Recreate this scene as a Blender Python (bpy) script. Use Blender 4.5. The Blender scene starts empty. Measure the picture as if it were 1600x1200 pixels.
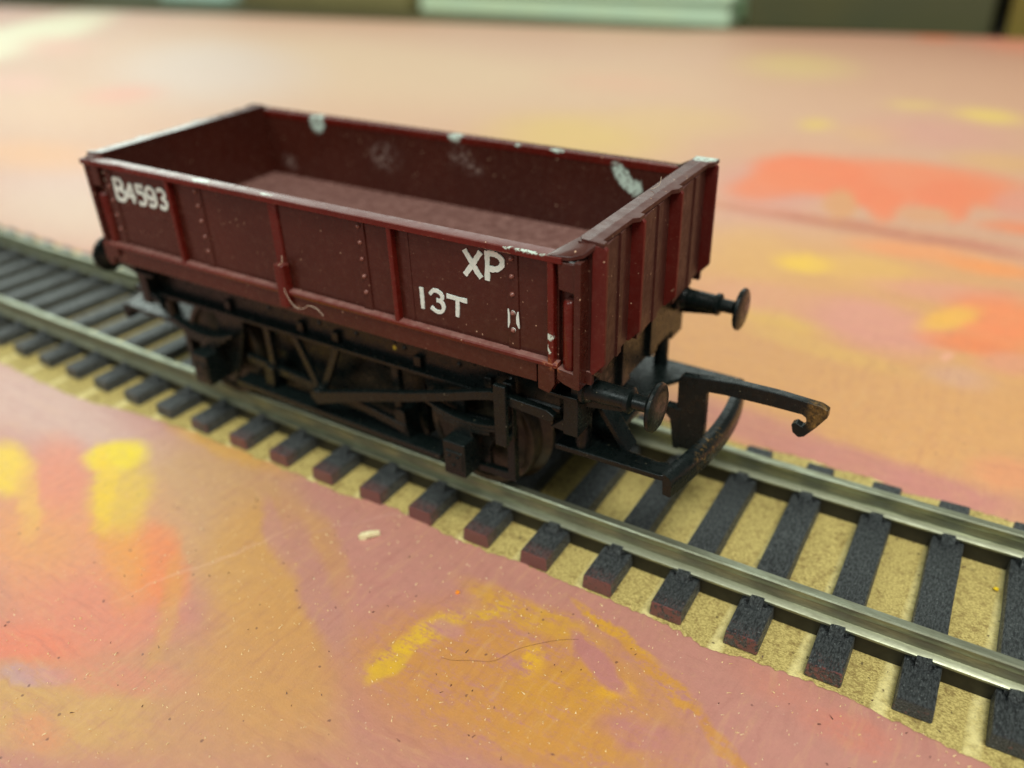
import bpy, bmesh, math, random
from mathutils import Vector, Matrix, noise as mnoise
random.seed(7)
# One Blender unit is one millimetre: this is a close-up of a small model wagon.
S = bpy.context.scene
C = S.collection
S.unit_settings.system = 'METRIC'
S.unit_settings.scale_length = 0.001
PI = math.pi

# ------------------------------------------------------------------ camera
cam = bpy.data.cameras.new('camera')
cam_o = bpy.data.objects.new('camera', cam)
C.objects.link(cam_o)
cam_o.matrix_world = Matrix(((0.84341251, -0.24855987, 0.47631222, 62.4913),
                             (0.53621233, 0.44493902, -0.71729046, -68.3975),
                             (-0.03364027, 0.86037623, 0.508548, 54.5931),
                             (0, 0, 0, 1)))
cam.sensor_width = 36
cam.lens = 36 * 1340.125 / 1600
cam.clip_start = 1
cam.clip_end = 20000
cam.dof.use_dof = True
cam.dof.focus_distance = 73.5
cam.dof.aperture_fstop = 0.0175
S.camera = cam_o

# ------------------------------------------------------------------ light
W = bpy.data.worlds.new('World')
S.world = W
W.use_nodes = True
bg = W.node_tree.nodes['Background']
bg.inputs[0].default_value = (0.78, 0.80, 0.74, 1)
bg.inputs[1].default_value = 0.26


def area(name, loc, target, sx, sy, radiance, col):
    l = bpy.data.lights.new(name, 'AREA')
    l.shape = 'RECTANGLE'
    l.size, l.size_y = sx, sy
    l.energy = radiance * PI * sx * sy
    l.color = col
    o = bpy.data.objects.new(name, l)
    C.objects.link(o)
    o.location = loc
    o.rotation_euler = (Vector(target) - Vector(loc)).to_track_quat('-Z', 'Y').to_euler()
    return o


# ceiling fitting overhead on the right, added fill behind the camera, two broad lights added beyond the table for sheen
area('ceiling_and_fill_light', (520, -430, 1380), (0, 0, 0), 800, 600, 15.5, (1.0, 1.0, 0.93))
area('ceiling_and_fill_light', (-500, -1500, 1200), (0, 0, 0), 900, 700, 5.0, (0.88, 1.0, 0.97))  # added fill lamp that brightens the near side and its lettering
area('sheen_light', (-1000, 1500, 1150), (0, 0, 0), 2400, 1000, 1.8, (0.88, 1.0, 0.93))
area('sheen_light', (-2000, 760, 640), (0, 0, 0), 1300, 900, 3.2, (0.86, 1.0, 0.90))
S.view_settings.view_transform = 'Standard'
S.view_settings.look = 'None'
S.view_settings.exposure = 0.0
S.view_settings.gamma = 1.0


# ------------------------------------------------------------------ helpers
def srgb(r, g, b, k=1.0):
    f = lambda c: (c / 12.92 if c <= 0.04045 else ((c + 0.055) / 1.055) ** 2.4)
    return (f(r / 255) * k, f(g / 255) * k, f(b / 255) * k, 1)


class NT:
    """short writer for node materials"""
    def __init__(self, name):
        self.m = bpy.data.materials.new(name)
        self.m.use_nodes = True
        self.t = self.m.node_tree
        self.b = self.t.nodes['Principled BSDF']
        self.tc = self.t.nodes.new('ShaderNodeTexCoord').outputs['Object']

    def n(self, typ, **kw):
        nd = self.t.nodes.new(typ)
        for k, v in kw.items():
            setattr(nd, k, v)
        return nd

    def l(self, a, b):
        if hasattr(a, 'is_output') or isinstance(a, bpy.types.NodeSocket):
            self.t.links.new(a, b)
        else:
            b.default_value = a

    def math(self, op, a, b=0.0, c=0.0):
        nd = self.n('ShaderNodeMath', operation=op)
        for i, v in enumerate((a, b, c)):
            self.l(v, nd.inputs[i])
        return nd.outputs[0]

    def noise(self, scale, detail=3, rough=0.55, vec=None, stretch=None, out=0, dist=0.0):
        v = vec or self.tc
        if stretch:
            mp = self.n('ShaderNodeMapping')
            mp.inputs['Scale'].default_value = stretch
            self.l(v, mp.inputs[0])
            v = mp.outputs[0]
        nd = self.n('ShaderNodeTexNoise')
        nd.inputs['Scale'].default_value = scale
        nd.inputs['Detail'].default_value = detail
        nd.inputs['Roughness'].default_value = rough
        nd.inputs['Distortion'].default_value = dist
        self.l(v, nd.inputs['Vector'])
        return nd.outputs[out]

    def ramp(self, v, a, b, lo=0.0, hi=1.0, smooth=True):
        nd = self.n('ShaderNodeMapRange')
        nd.interpolation_type = 'SMOOTHSTEP' if smooth else 'LINEAR'
        nd.inputs[1].default_value = a
        nd.inputs[2].default_value = b
        nd.inputs[3].default_value = lo
        nd.inputs[4].default_value = hi
        self.l(v, nd.inputs[0])
        return nd.outputs[0]

    def mix(self, f, a, b, mode='MIX'):
        nd = self.n('ShaderNodeMix', data_type='RGBA', blend_type=mode)
        self.l(f, nd.inputs[0])
        self.l(a, nd.inputs[6])
        self.l(b, nd.inputs[7])
        return nd.outputs[2]

    def blob(self, vec, loc, ang, scale, soft):
        """1 inside the ellipsoid, fading over +-soft at its edge"""
        mp = self.n('ShaderNodeMapping', vector_type='TEXTURE')
        mp.inputs['Location'].default_value = loc
        mp.inputs['Rotation'].default_value = (0, 0, ang) if not isinstance(ang, tuple) else ang
        mp.inputs['Scale'].default_value = scale
        self.l(vec, mp.inputs[0])
        ln = self.n('ShaderNodeVectorMath', operation='LENGTH')
        self.l(mp.outputs[0], ln.inputs[0])
        return self.ramp(ln.outputs[1], 1 - soft, 1 + soft, 1.0, 0.0)

    def warp(self, scale, amp, vec=None, detail=3):
        v = vec or self.tc
        nz = self.noise(scale, detail, 0.6, v, out=1)
        a = self.n('ShaderNodeVectorMath', operation='SUBTRACT')
        self.l(nz, a.inputs[0])
        a.inputs[1].default_value = (0.5, 0.5, 0.5)
        b = self.n('ShaderNodeVectorMath', operation='MULTIPLY_ADD')
        self.l(a.outputs[0], b.inputs[0])
        b.inputs[1].default_value = (amp, amp, 0 if isinstance(amp, float) and amp > 1.9 else amp)
        self.l(v, b.inputs[2])
        return b.outputs[0]

    def bump(self, h, strength, dist):
        nd = self.n('ShaderNodeBump')
        nd.inputs['Strength'].default_value = strength
        nd.inputs['Distance'].default_value = dist
        self.l(h, nd.inputs['Height'])
        self.l(nd.outputs[0], self.b.inputs['Normal'])

    def done(self, col=None, rough=None, metal=None, spec=None):
        if col is not None: self.l(col, self.b.inputs['Base Color'])
        if rough is not None: self.l(rough, self.b.inputs['Roughness'])
        if metal is not None: self.l(metal, self.b.inputs['Metallic'])
        if spec is not None: self.b.inputs['Specular IOR Level'].default_value = spec
        return self.m


# ---- painted patches of the board: x, y, half-length, half-width, angle, colour, strength, softness, raggedness
PAINT = [
    (-162.6, 180.2, 364.02, 176.33, 3.074, (222, 178, 146), 1, 0.6, 1.0),
    (-165.5, 193.7, 117.38, 57.42, 3.036, (232, 202, 168), 0.85, 0.7, 1.0),
    (-103.2, 270.0, 122.17, 42.41, 3.09, (220, 178, 152), 0.7, 0.7, 1.0),
    (-229.2, 165.3, 67.76, 30.25, 2.574, (226, 205, 192), 0.8, 0.7, 1.0),
    (-129.7, 45.3, 33.73, 18.98, 2.881, (226, 192, 178), 0.8, 0.7, 1.0),
    (-119.6, 103.0, 31.4, 17.14, 3.086, (230, 205, 180), 0.7, 0.7, 1.0),
    (-393.5, 188.0, 85.55, 28.32, 2.194, (245, 238, 200), 1, 0.45, 1.0),
    (-223.4, 95.8, 46.87, 21.62, 2.782, (232, 190, 155), 0.7, 0.8, 1.0),
    (-348.1, 174.7, 27.37, 10.35, 2.713, (236, 172, 145), 0.6, 0.8, 1.0),
    (-219.9, 118.1, 14.32, 11.31, 2.732, (236, 165, 140), 0.8, 0.8, 1.0),
    (-172.9, 57.4, 26.96, 10.43, -3.105, (236, 178, 128), 0.8, 0.8, 1.0),
    (-346.7, 175.4, 33.24, 14.9, 2.805, (232, 178, 150), 0.5, 0.8, 1.0),
    (-277.2, 114.8, 22.01, 9.93, 2.835, (236, 180, 158), 0.7, 0.8, 1.0),
    (-118.4, 32.6, 26.66, 13.12, 3.131, (226, 198, 172), 0.6, 0.8, 1.0),
    (-47.6, 131.7, 27.39, 18.63, 2.675, (229, 196, 118), 0.8, 0.7, 1.0),
    (-30.8, 156.0, 20.36, 14.9, 2.994, (228, 192, 138), 0.7, 0.7, 1.0),
    (-69.5, 198.2, 22.41, 12.82, 2.897, (232, 178, 150), 0.5, 0.8, 1.0),
    (-22.5, 241.8, 21.56, 16.04, 2.19, (230, 202, 140), 0.8, 0.8, 1.0),
    (6.3, 164.0, 5.98, 4.44, 1.874, (236, 206, 100), 0.7, 0.8, 1.0),
    (22.0, 161.4, 8.68, 7.43, 1.634, (230, 192, 110), 0.7, 0.8, 1.0),
    (42.7, 192.0, 8.1, 7.35, 2.242, (242, 212, 115), 0.9, 0.7, 1.0),
    (24.5, 196.0, 6.56, 5.38, -2.832, (236, 205, 125), 0.7, 0.8, 1.0),
    (32.7, 167.3, 17.55, 14.9, -2.854, (221, 165, 148), 0.8, 0.7, 1.0),
    (9.9, 136.8, 17.3, 11.87, -2.883, (224, 172, 140), 0.7, 0.7, 1.0),
    (11.5, 108.9, 17.36, 11.63, 1.985, (224, 158, 142), 0.8, 0.6, 1.0),
    (50.8, 148.5, 8.91, 7.19, -2.984, (228, 180, 120), 0.7, 0.7, 1.0),
    (15.1, 334.2, 23.41, 14.37, 3.077, (238, 160, 120), 0.9, 0.7, 1.0),
    (37.9, 312.7, 20.17, 14.21, 1.897, (236, 158, 130), 0.8, 0.7, 1.0),
    (9.3, 314.9, 9.13, 6.69, 1.896, (240, 140, 100), 0.8, 0.7, 1.0),
    (33.6, 124.4, 25.2, 15.24, -2.936, (240, 142, 100), 1, 0.35, 1.0),
    (17.3, 121.5, 15.06, 11.74, 2.343, (242, 134, 88), 1, 0.3, 1.0),
    (12.5, 110.7, 11.83, 7.41, 1.266, (240, 138, 92), 0.9, 0.4, 1.0),
    (30.2, 112.7, 10.27, 6.48, 2.2, (240, 134, 90), 1, 0.3, 1.0),
    (34.6, 107.2, 10.03, 2.82, 1.76, (240, 136, 92), 0.9, 0.4, 1.0),
    (43.7, 120.0, 10.03, 5.42, 1.441, (240, 136, 95), 1, 0.3, 1.0),
    (52.3, 121.3, 7.04, 5.18, 2.867, (240, 140, 98), 0.9, 0.4, 1.0),
    (47.4, 111.0, 7.63, 2.46, 1.678, (240, 138, 95), 0.9, 0.4, 1.0),
    (27.6, 104.2, 8.51, 2.88, 1.789, (222, 162, 112), 1, 0.35, 1.0),
    (42.6, 105.4, 5.13, 4.35, -2.651, (222, 165, 125), 1, 0.35, 1.0),
    (57.6, 120.2, 10.01, 4.41, 1.607, (224, 160, 140), 0.8, 0.5, 1.0),
    (43.6, 50.1, 40.96, 35.98, 1.649, (221, 168, 112), 1, 0.35, 1.0),
    (20.7, 73.6, 12.24, 9.63, 2.13, (224, 176, 112), 0.8, 0.6, 1.0),
    (29.9, 74.0, 5.25, 4.02, -2.824, (242, 200, 84), 1, 0.55, 1.0),
    (39.8, 76.0, 7.07, 6.7, 2.98, (230, 184, 106), 0.8, 0.6, 1.0),
    (32.0, 50.8, 8.76, 3.17, 3.055, (230, 190, 100), 0.7, 0.6, 1.0),
    (27.3, 57.3, 10.91, 5.82, -3.008, (225, 166, 132), 0.8, 0.6, 1.0),
    (52.1, 73.5, 11.22, 4.1, -2.859, (226, 160, 138), 0.8, 0.6, 1.0),
    (45.1, 56.2, 10.23, 7.95, 2.76, (226, 162, 142), 1, 0.45, 1.0),
    (58.2, 46.3, 3.85, 2.92, -2.874, (218, 172, 148), 0.7, 0.7, 1.0),
    (39.7, 44.9, 11.65, 2.28, 3.036, (228, 184, 110), 0.7, 0.6, 1.0),
    (60.4, 66.4, 9.75, 6.74, 1.646, (242, 148, 100), 1, 0.5, 1.0),
    (53.9, 63.5, 6.32, 2.73, 1.151, (242, 186, 92), 1, 0.5, 1.0),
    (57.5, 56.3, 5.71, 2.92, -2.999, (240, 140, 90), 0.8, 0.6, 1.0),
    (63.5, 53.6, 4.0, 3.02, -2.652, (228, 160, 130), 0.8, 0.6, 1.0),
    (43.5, 88.6, 9.38, 3.76, -3.032, (240, 160, 105), 0.8, 0.6, 1.0),
    (57.0, 87.4, 7.69, 3.52, -2.989, (244, 160, 95), 0.9, 0.6, 1.0),
    (58.9, 106.7, 6.3, 3.13, -2.887, (238, 140, 95), 0.8, 0.6, 1.0),
    (38.7, 20.6, 10.19, 3.62, 3.056, (203, 140, 126), 0.9, 0.55, 1.0),
    (50.5, 19.2, 8.23, 3.15, -3.129, (203, 140, 128), 0.9, 0.5, 1.0),
    (60.8, 19.3, 6.84, 2.99, -3.106, (204, 140, 130), 0.9, 0.5, 1.0),
    (66.1, 25.9, 3.73, 3.48, -2.952, (228, 160, 118), 0.9, 0.5, 1.0),
    (56.1, 51.1, 1.42, 0.78, 1.532, (240, 180, 150), 0.9, 0.4, 1.0),
    (-43.8, -19.7, 31.52, 7.41, -3.056, (217, 182, 170), 0.9, 0.6, 1.0),
    (-11.0, -17.8, 25.75, 3.66, 3.046, (204, 150, 138), 0.8, 0.5, 1.0),
    (-7.6, -24.3, 15.69, 8.51, 2.834, (211, 168, 124), 1, 0.4, 1.0),
    (5.7, -28.3, 12.72, 6.07, 2.556, (214, 165, 104), 1, 0.35, 1.0),
    (11.8, -42.9, 18.28, 7.08, -2.663, (206, 156, 118), 1, 0.5, 1.0),
    (14.9, -36.2, 9.13, 5.9, 2.578, (212, 160, 100), 0.8, 0.5, 1.0),
    (-15.5, -15.5, 9.63, 1.65, 3.123, (224, 176, 100), 0.9, 0.5, 1.0),
    (-15.5, -36.2, 14.78, 8.49, 2.878, (231, 160, 118), 1, 0.5, 1.0),
    (-20.8, -36.4, 6.53, 3.49, 2.854, (230, 165, 105), 0.7, 0.6, 1.0),
    (-4.3, -40.8, 8.02, 4.61, -2.885, (228, 148, 122), 0.9, 0.5, 1.0),
    (-6.4, -46.7, 6.41, 2.17, -2.93, (236, 142, 112), 0.85, 0.6, 1.0),
    (-28.1, -29.1, 8.85, 3.38, 2.666, (232, 150, 122), 0.8, 0.6, 1.0),
    (-4.7, -33.4, 6.52, 2.61, 2.625, (240, 148, 96), 0.9, 0.35, 1.0),
    (-12.2, -32.3, 10.51, 2.11, 2.603, (236, 164, 84), 0.8, 0.6, 1.0),
    (-18.8, -27.5, 8.08, 2.94, 2.613, (232, 196, 84), 0.9, 0.45, 1.0),
    (-25.7, -23.1, 3.6, 3.19, -2.477, (253, 218, 22), 1, 0.35, 1.0),
    (-21.6, -27.6, 8.27, 0.95, 2.578, (244, 206, 50), 0.8, 0.5, 1.0),
    (-35.1, -31.7, 6.55, 2.29, 2.703, (250, 212, 66), 0.9, 0.4, 1.0),
    (-28.5, -32.9, 8.49, 1.31, 2.648, (238, 190, 96), 0.7, 0.5, 1.0),
    (1.6, -37.2, 7.42, 0.86, 2.332, (214, 168, 92), 0.5, 0.6, 1.0),
    (11.8, -27.6, 13.57, 1.56, 2.585, (200, 146, 134), 0.9, 0.45, 1.0),
    (1.7, -23.4, 6.6, 1.04, 2.578, (203, 150, 138), 0.8, 0.5, 1.0),
    (9.1, -22.6, 5.93, 0.92, 2.645, (208, 158, 112), 0.6, 0.6, 1.0),
    (2.0, -49.8, 10.09, 4.18, -2.802, (214, 170, 112), 0.95, 0.4, 2.5),
    (-2.1, -48.1, 3.71, 1.05, -2.757, (200, 160, 160), 0.9, 0.4, 2.0),
    (3.8, -44.9, 6.62, 1.7, -2.739, (222, 148, 126), 0.7, 0.5, 2.0),
    (3.8, -51.7, 2.51, 1.54, -3.104, (226, 150, 120), 0.6, 0.5, 2.0),
    (26.9, -32.4, 6.36, 5.63, 2.954, (204, 146, 122), 0.8, 0.5, 1.0),
    (26.0, -34.6, 4.11, 3.53, 2.862, (198, 140, 132), 0.7, 0.5, 1.5),
    (32.5, -27.2, 12.29, 7.42, -2.82, (210, 152, 88), 1, 0.4, 1.5),
    (42.6, -26.4, 6.7, 5.51, -3.102, (208, 152, 96), 0.8, 0.5, 1.5),
    (40.5, -30.0, 6.09, 2.91, -2.579, (214, 156, 72), 0.8, 0.5, 2.0),
    (31.2, -19.7, 7.0, 1.65, 3.134, (220, 168, 72), 0.9, 0.4, 1.5),
    (38.1, -25.7, 4.85, 2.62, -2.578, (214, 158, 62), 0.8, 0.5, 2.5),
    (24.4, -27.7, 4.99, 1.09, 1.258, (234, 192, 58), 0.9, 0.55, 1.15),
    (23.9, -31.6, 2.26, 0.83, 1.334, (226, 182, 62), 0.9, 0.5, 1.0),
    (27.9, -21.0, 1.86, 0.71, 1.036, (226, 180, 64), 0.9, 0.5, 1.5),
    (25.8, -25.3, 1.3, 0.92, -2.689, (204, 148, 140), 0.8, 0.4, 1.0),
    (34.1, -24.2, 1.71, 0.9, 2.118, (238, 188, 52), 0.75, 0.55, 1.3),
    (41.3, -23.7, 1.4, 0.92, -2.532, (236, 180, 44), 0.8, 0.45, 2),
    (39.1, -21.9, 3.83, 0.97, 2.56, (199, 138, 130), 1, 0.35, 1.0),
    (45.5, -26.3, 3.49, 1.56, -2.871, (199, 138, 130), 0.9, 0.45, 1.5),
    (38.7, -17.5, 5.02, 0.71, 2.859, (222, 168, 68), 1, 0.35, 1.2),
    (45.1, -20.6, 5.09, 0.83, 2.73, (214, 156, 78), 1, 0.35, 1.2),
    (51.5, -23.9, 3.5, 0.68, 2.571, (210, 150, 80), 0.9, 0.35, 1.2),
    (53.1, -16.2, 3.01, 1.54, -3.04, (214, 142, 122), 0.5, 0.6, 2.5),
    (59.1, -17.2, 3.23, 1.57, -3.008, (222, 134, 112), 0.5, 0.6, 2.5),
    (37.4, 94.1, 30.03, 2.03, -3.113, (196, 132, 110), 0.85, 0.5, 1.0),
    (-0.0, -29.0, 9.57, 0.23, 1.184, (236, 190, 160), 0.35, 0.7, 1.0),
    (9.1, -17.4, 6.07, 0.16, 0.918, (225, 175, 160), 0.4, 0.6, 1.0),
]


K = 0.80


def pig(r, g, b):
    m = (r + g + b) / 3
    return srgb(*[max(0, min(255, m + (c - m) * 1.12)) for c in (r, g, b)], K)


def mat_paint():
    t = NT('board_paint')
    w1 = t.warp(0.10, 3.6)
    w2 = t.warp(0.55, 1.3, w1, 4)
    streak = t.noise(0.22, 5, 0.7, stretch=(1.0, 4.0, 1.0))
    fine = t.noise(2.2, 4, 0.75)
    rag = t.math('ADD', t.math('MULTIPLY', streak, 0.6), t.math('MULTIPLY', fine, 0.4))
    rgb = t.n('ShaderNodeRGB'); rgb.outputs[0].default_value = pig(196, 134, 127); col = rgb.outputs[0]
    for (x, y, a, b, ang, c, st, soft, wn) in PAINT:
        # (a vanishing share of the colour so far keeps the patches evaluated one after another)
        sq = t.n('ShaderNodeVectorMath', operation='MULTIPLY_ADD')
        t.l(col, sq.inputs[0]); sq.inputs[1].default_value = (1e-6, 1e-6, 1e-6); t.l(w2, sq.inputs[2])
        m = t.blob(sq.outputs[0], (x, y, 0), ang, (a, b, 1000), soft)
        if wn > 1.05:      # dry, scumbled strokes break up into speckle
            m = t.math('MULTIPLY', m, t.ramp(rag, 0.5 - 0.10 * wn, 0.5 + 0.03 * wn))
        else:
            m = t.math('MULTIPLY', m, t.ramp(rag, 0.30, 0.55, 0.72, 1.0))
        if st < 1: m = t.math('MULTIPLY', m, st)
        col = t.mix(m, col, pig(*c))
    st1 = t.noise(0.5, 5, 0.7, w1, stretch=(0.30, 2.6, 1))
    st2 = t.noise(0.5, 5, 0.7, w1, stretch=(2.6, 0.35, 1))
    pick = t.ramp(t.noise(0.02, 1), 0.47, 0.53)
    brush = t.mix(pick, st1, st2)
    col = t.mix(t.ramp(brush, 0.52, 0.68, 0, 0.20), col, srgb(236, 190, 130, K))
    col = t.mix(t.ramp(brush, 0.34, 0.48, 0.18, 0), col, srgb(176, 106, 98, K))
    # overall mottling, dust and worn specks
    col = t.mix(t.ramp(t.noise(0.9, 5, 0.7), 0.35, 0.75, 0.0, 0.16), col, srgb(150, 110, 95, K))
    v = t.n('ShaderNodeTexVoronoi'); v.inputs['Scale'].default_value = 1.5
    t.l(t.warp(3.0, 0.3), v.inputs['Vector'])
    keep = t.ramp(t.noise(0.35, 2), 0.48, 0.62)
    sp = t.math('MULTIPLY', t.ramp(v.outputs['Distance'], 0.05, 0.11, 1, 0), keep)
    col = t.mix(t.math('MULTIPLY', sp, 0.55), col, srgb(245, 225, 190, 0.9))
    v2 = t.n('ShaderNodeTexVoronoi'); v2.inputs['Scale'].default_value = 0.42
    t.l(t.warp(2.0, 0.4), v2.inputs['Vector'])
    col = t.mix(t.ramp(v2.outputs['Distance'], 0.045, 0.075, 0.7, 0), col, srgb(105, 70, 62))
    t.bump(t.math('ADD', t.noise(5.0, 5, 0.7), t.math('MULTIPLY', brush, 0.9)), 0.4, 0.12)
    return t.done(col, t.ramp(fine, 0.3, 0.7, 0.42, 0.62), spec=0.5)


def mat_card():
    t = NT('bare_cardboard')
    fib = t.noise(4.2, 5, 0.75, stretch=(1, 1.6, 1))
    col = t.mix(t.ramp(fib, 0.32, 0.64), srgb(128, 110, 58), srgb(206, 188, 116))
    col = t.mix(t.ramp(t.noise(1.1, 4, 0.7), 0.52, 0.66, 0, 0.6), col, srgb(120, 96, 52))
    wv = t.n('ShaderNodeTexWave', wave_type='BANDS', bands_direction='X')
    wv.inputs['Scale'].default_value = 0.0453
    wv.inputs['Distortion'].default_value = 0.5
    wv.inputs['Phase Offset'].default_value = 4.3
    t.l(t.tc, wv.inputs[0])
    ridge = t.ramp(wv.outputs['Fac'], 0.86, 1.0)
    col = t.mix(t.math('MULTIPLY', ridge, t.ramp(t.noise(1.2), 0.3, 0.6, 0.2, 0.6)), col, srgb(238, 226, 160))
    v = t.n('ShaderNodeTexVoronoi'); v.inputs['Scale'].default_value = 0.8
    t.l(t.warp(3.0, 0.6), v.inputs['Vector'])
    col = t.mix(t.ramp(v.outputs['Distance'], 0.08, 0.13, 0.8, 0), col, srgb(72, 55, 34))
    t.bump(t.math('ADD', t.noise(6.0, 4, 0.7), t.math('MULTIPLY', ridge, 0.8)), 0.5, 0.16)
    return t.done(col, 0.75, spec=0.3)


def mat_body(bare=False):
    """dark red moulded plastic, scuffed, with a few chips and smears of pale paint"""
    t = NT('bare_red_plastic' if bare else 'maroon_plastic')
    base = t.mix(t.ramp(t.noise(0.12, 2), 0.3, 0.7), srgb(82, 19, 12) if bare else srgb(60, 25, 18), srgb(94, 23, 15) if bare else srgb(68, 29, 21))
    dust = t.math('MULTIPLY', t.ramp(t.noise(1.3, 5, 0.75), 0.45, 0.85), 0.10)
    col = t.mix(dust, base, srgb(160, 128, 108))
    # grey dust lying on upward faces inside the wagon
    geo = t.n('ShaderNodeNewGeometry')
    sep = t.n('ShaderNodeSeparateXYZ'); t.l(geo.outputs['Normal'], sep.inputs[0])
    up = t.ramp(sep.outputs[2], 0.6, 0.95)
    sepz = t.n('ShaderNodeSeparateXYZ'); t.l(t.tc, sepz.inputs[0])
    low = t.ramp(sepz.outputs[2], 20.6, 21.2, 1.0, 0.28)
    col = t.mix(t.math('MULTIPLY', low, t.math('MULTIPLY', up, t.ramp(t.noise(0.9, 4, 0.7), 0.25, 0.75, 0.35, 0.85))), col, srgb(142, 108, 100))
    # specks and small scratches
    v = t.n('ShaderNodeTexVoronoi'); v.inputs['Scale'].default_value = 1.15
    t.l(t.warp(4.0, 0.25), v.inputs['Vector'])
    col = t.mix(t.math('MULTIPLY', t.ramp(v.outputs['Distance'], 0.06, 0.10, 1, 0), t.ramp(t.noise(0.3), 0.45, 0.58)), col, srgb(205, 170, 140))
    sc = t.ramp(t.noise(0.7, 1, stretch=(2.5, 2.5, 14)), 0.73, 0.77)
    col = t.mix(t.math('MULTIPLY', sc, 0.25), col, srgb(190, 150, 120))
    w = t.warp(4.5, 0.45, t.warp(1.6, 0.9, None, 4), 4)
    chipn = t.noise(2.6, 5, .8)
    chips = [((-19.8, 12.6, 28.3), 0, (1.2, 1.0, 1.6)), ((1.9, 12.6, 28.9), 0, (.9, .9, .8)), ((23.6, 12.5, 27.0), (0, .9, 0), (1.8, 1.0, .8)),
             ((25.0, 12.5, 26.0), 0, (.8, 1.0, .9)), ((-11.9, -13.2, 28.85), 0, (1.3, .45, .3)), ((-2.5, -13.3, 28.85), 0, (.7, .3, .25)),
             ((27.8, -13.95, 28.9), 0, (1.6, .22, .28)), ((25.6, -13.95, 28.9), 0, (.5, .25, .25)), ((32.6, 12.2, 30.2), 0, (1.2, 1.0, .6)),
             ((29.62, -13.95, 21.5), 0, (.34, .5, .30)), ((29.5, -13.95, 20.3), 0, (.12, .5, .45)), ((10.5, 12.5, 28.9), 0, (.35, .7, .3)),
             ((33.6, 12.8, 27.8), 0, (.5, .4, 1.0)), ((15.5, 12.5, 28.8), 0, (.9, .6, .2))]
    for loc, ang, sc_ in chips:
        m = t.math('MULTIPLY', t.blob(w, loc, ang, sc_, 0.22), t.ramp(chipn, .42, .50, .25, 1))
        col = t.mix(m, col, srgb(196, 214, 200))
    # rubbed worn marks in the dusty far inside wall
    for loc, s_ in (((2.5, 12.5, 26.3), (1.5, 1, 1.2)), ((4.5, 12.5, 25.2), (1.0, 1, .8)), ((-26, 12.0, 22), (1.2, 2, 1.2)), ((-9, 12.5, 25), (2.2, 1, 1.5))):
        m = t.math('MULTIPLY', t.blob(w, loc, 0, s_, 0.6), t.ramp(t.noise(1.8, 4, .7), .45, .65, 0, .4))
        col = t.mix(m, col, srgb(180, 160, 150))
    # light brown frayed plastic at the foot of the right-hand post
    m = t.math('MULTIPLY', t.blob(w, (29.8, -13.9, 18.9), 0, (.9, .6, .5), .4), t.ramp(t.noise(3.5, 4, .7), .45, .6))
    col = t.mix(t.math('MULTIPLY', m, .6), col, srgb(160, 96, 58))
    t.bump(t.noise(0.5, 2, 0.5), 0.10, 0.15)
    # the end wall is duller, rubbed by handling
    endr = t.ramp(sepz.outputs[0], 32.4, 32.6, 0, 0.30)
    return t.done(col, t.math('ADD', endr, t.ramp(t.noise(0.8, 4, 0.7), 0.35, 0.65, 0.16, 0.32)), spec=0.35)


def mat_black():
    t = NT('black_plastic')
    n = t.noise(1.6, 5, 0.75)
    col = t.mix(t.ramp(n, 0.45, 0.8, 0, 0.5), srgb(13, 20, 19), srgb(32, 41, 39))
    v = t.n('ShaderNodeTexVoronoi'); v.inputs['Scale'].default_value = 1.6
    t.l(t.warp(4.0, 0.3), v.inputs['Vector'])
    col = t.mix(t.math('MULTIPLY', t.ramp(v.outputs['Distance'], 0.03, 0.08, 1, 0), t.ramp(t.noise(0.6), 0.45, 0.6)), col, srgb(170, 165, 140))
    w = t.warp(2.0, 0.8, None, 4)
    wear = t.math('MAXIMUM', t.blob(w, (49.6, 0, 12.3), 0, (1.4, 2, 1.6), .3), t.blob(w, (40.8, -3.0, 7.2), 0, (1.1, 3.4, 1.3), .4))
    hook = t.blob(w, (49.9, 0, 12.2), 0, (1.3, 2, 1.7), .3)
    wear = t.math('ADD', t.math('MULTIPLY', wear, t.ramp(t.noise(2.4, 4, .7), .50, .64, 0, .5)), t.math('MULTIPLY', hook, t.ramp(t.noise(1.6, 4, .7), .42, .56, .15, .5)))
    col = t.mix(wear, col, srgb(132, 100, 50))
    m = t.blob(w, (9.3, -10.9, 13.6), 0, (.3, .6, .3), .3)
    col = t.mix(m, col, srgb(200, 180, 60))
    t.bump(t.math('ADD', t.noise(2.6, 5, 0.7), t.noise(9.0, 2)), 0.15, 0.07)
    return t.done(col, t.ramp(t.noise(1.3, 4, 0.7), 0.35, 0.65, 0.20, 0.42), spec=0.28)


def mat_wheel():
    t = NT('wheel_black')
    col = t.mix(t.ramp(t.noise(1.2, 4), 0.35, 0.7), srgb(30, 27, 20), srgb(58, 50, 34))
    return t.done(col, 0.42, spec=0.5)


def mat_rail():
    t = NT('nickel_silver')
    n = t.noise(0.8, 5, 0.7, stretch=(0.35, 2, 2))
    col = t.mix(t.ramp(n, 0.3, 0.7), srgb(166, 170, 146), srgb(132, 134, 112))
    col = t.mix(t.ramp(t.noise(1.4, 3, .6), 0.74, 0.80, 0, .8), col, srgb(50, 44, 30))
    t.bump(t.noise(3.0, 4, .7), 0.18, 0.06)
    return t.done(col, t.ramp(n, 0.3, 0.7, 0.38, 0.52), 0.85)


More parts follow.
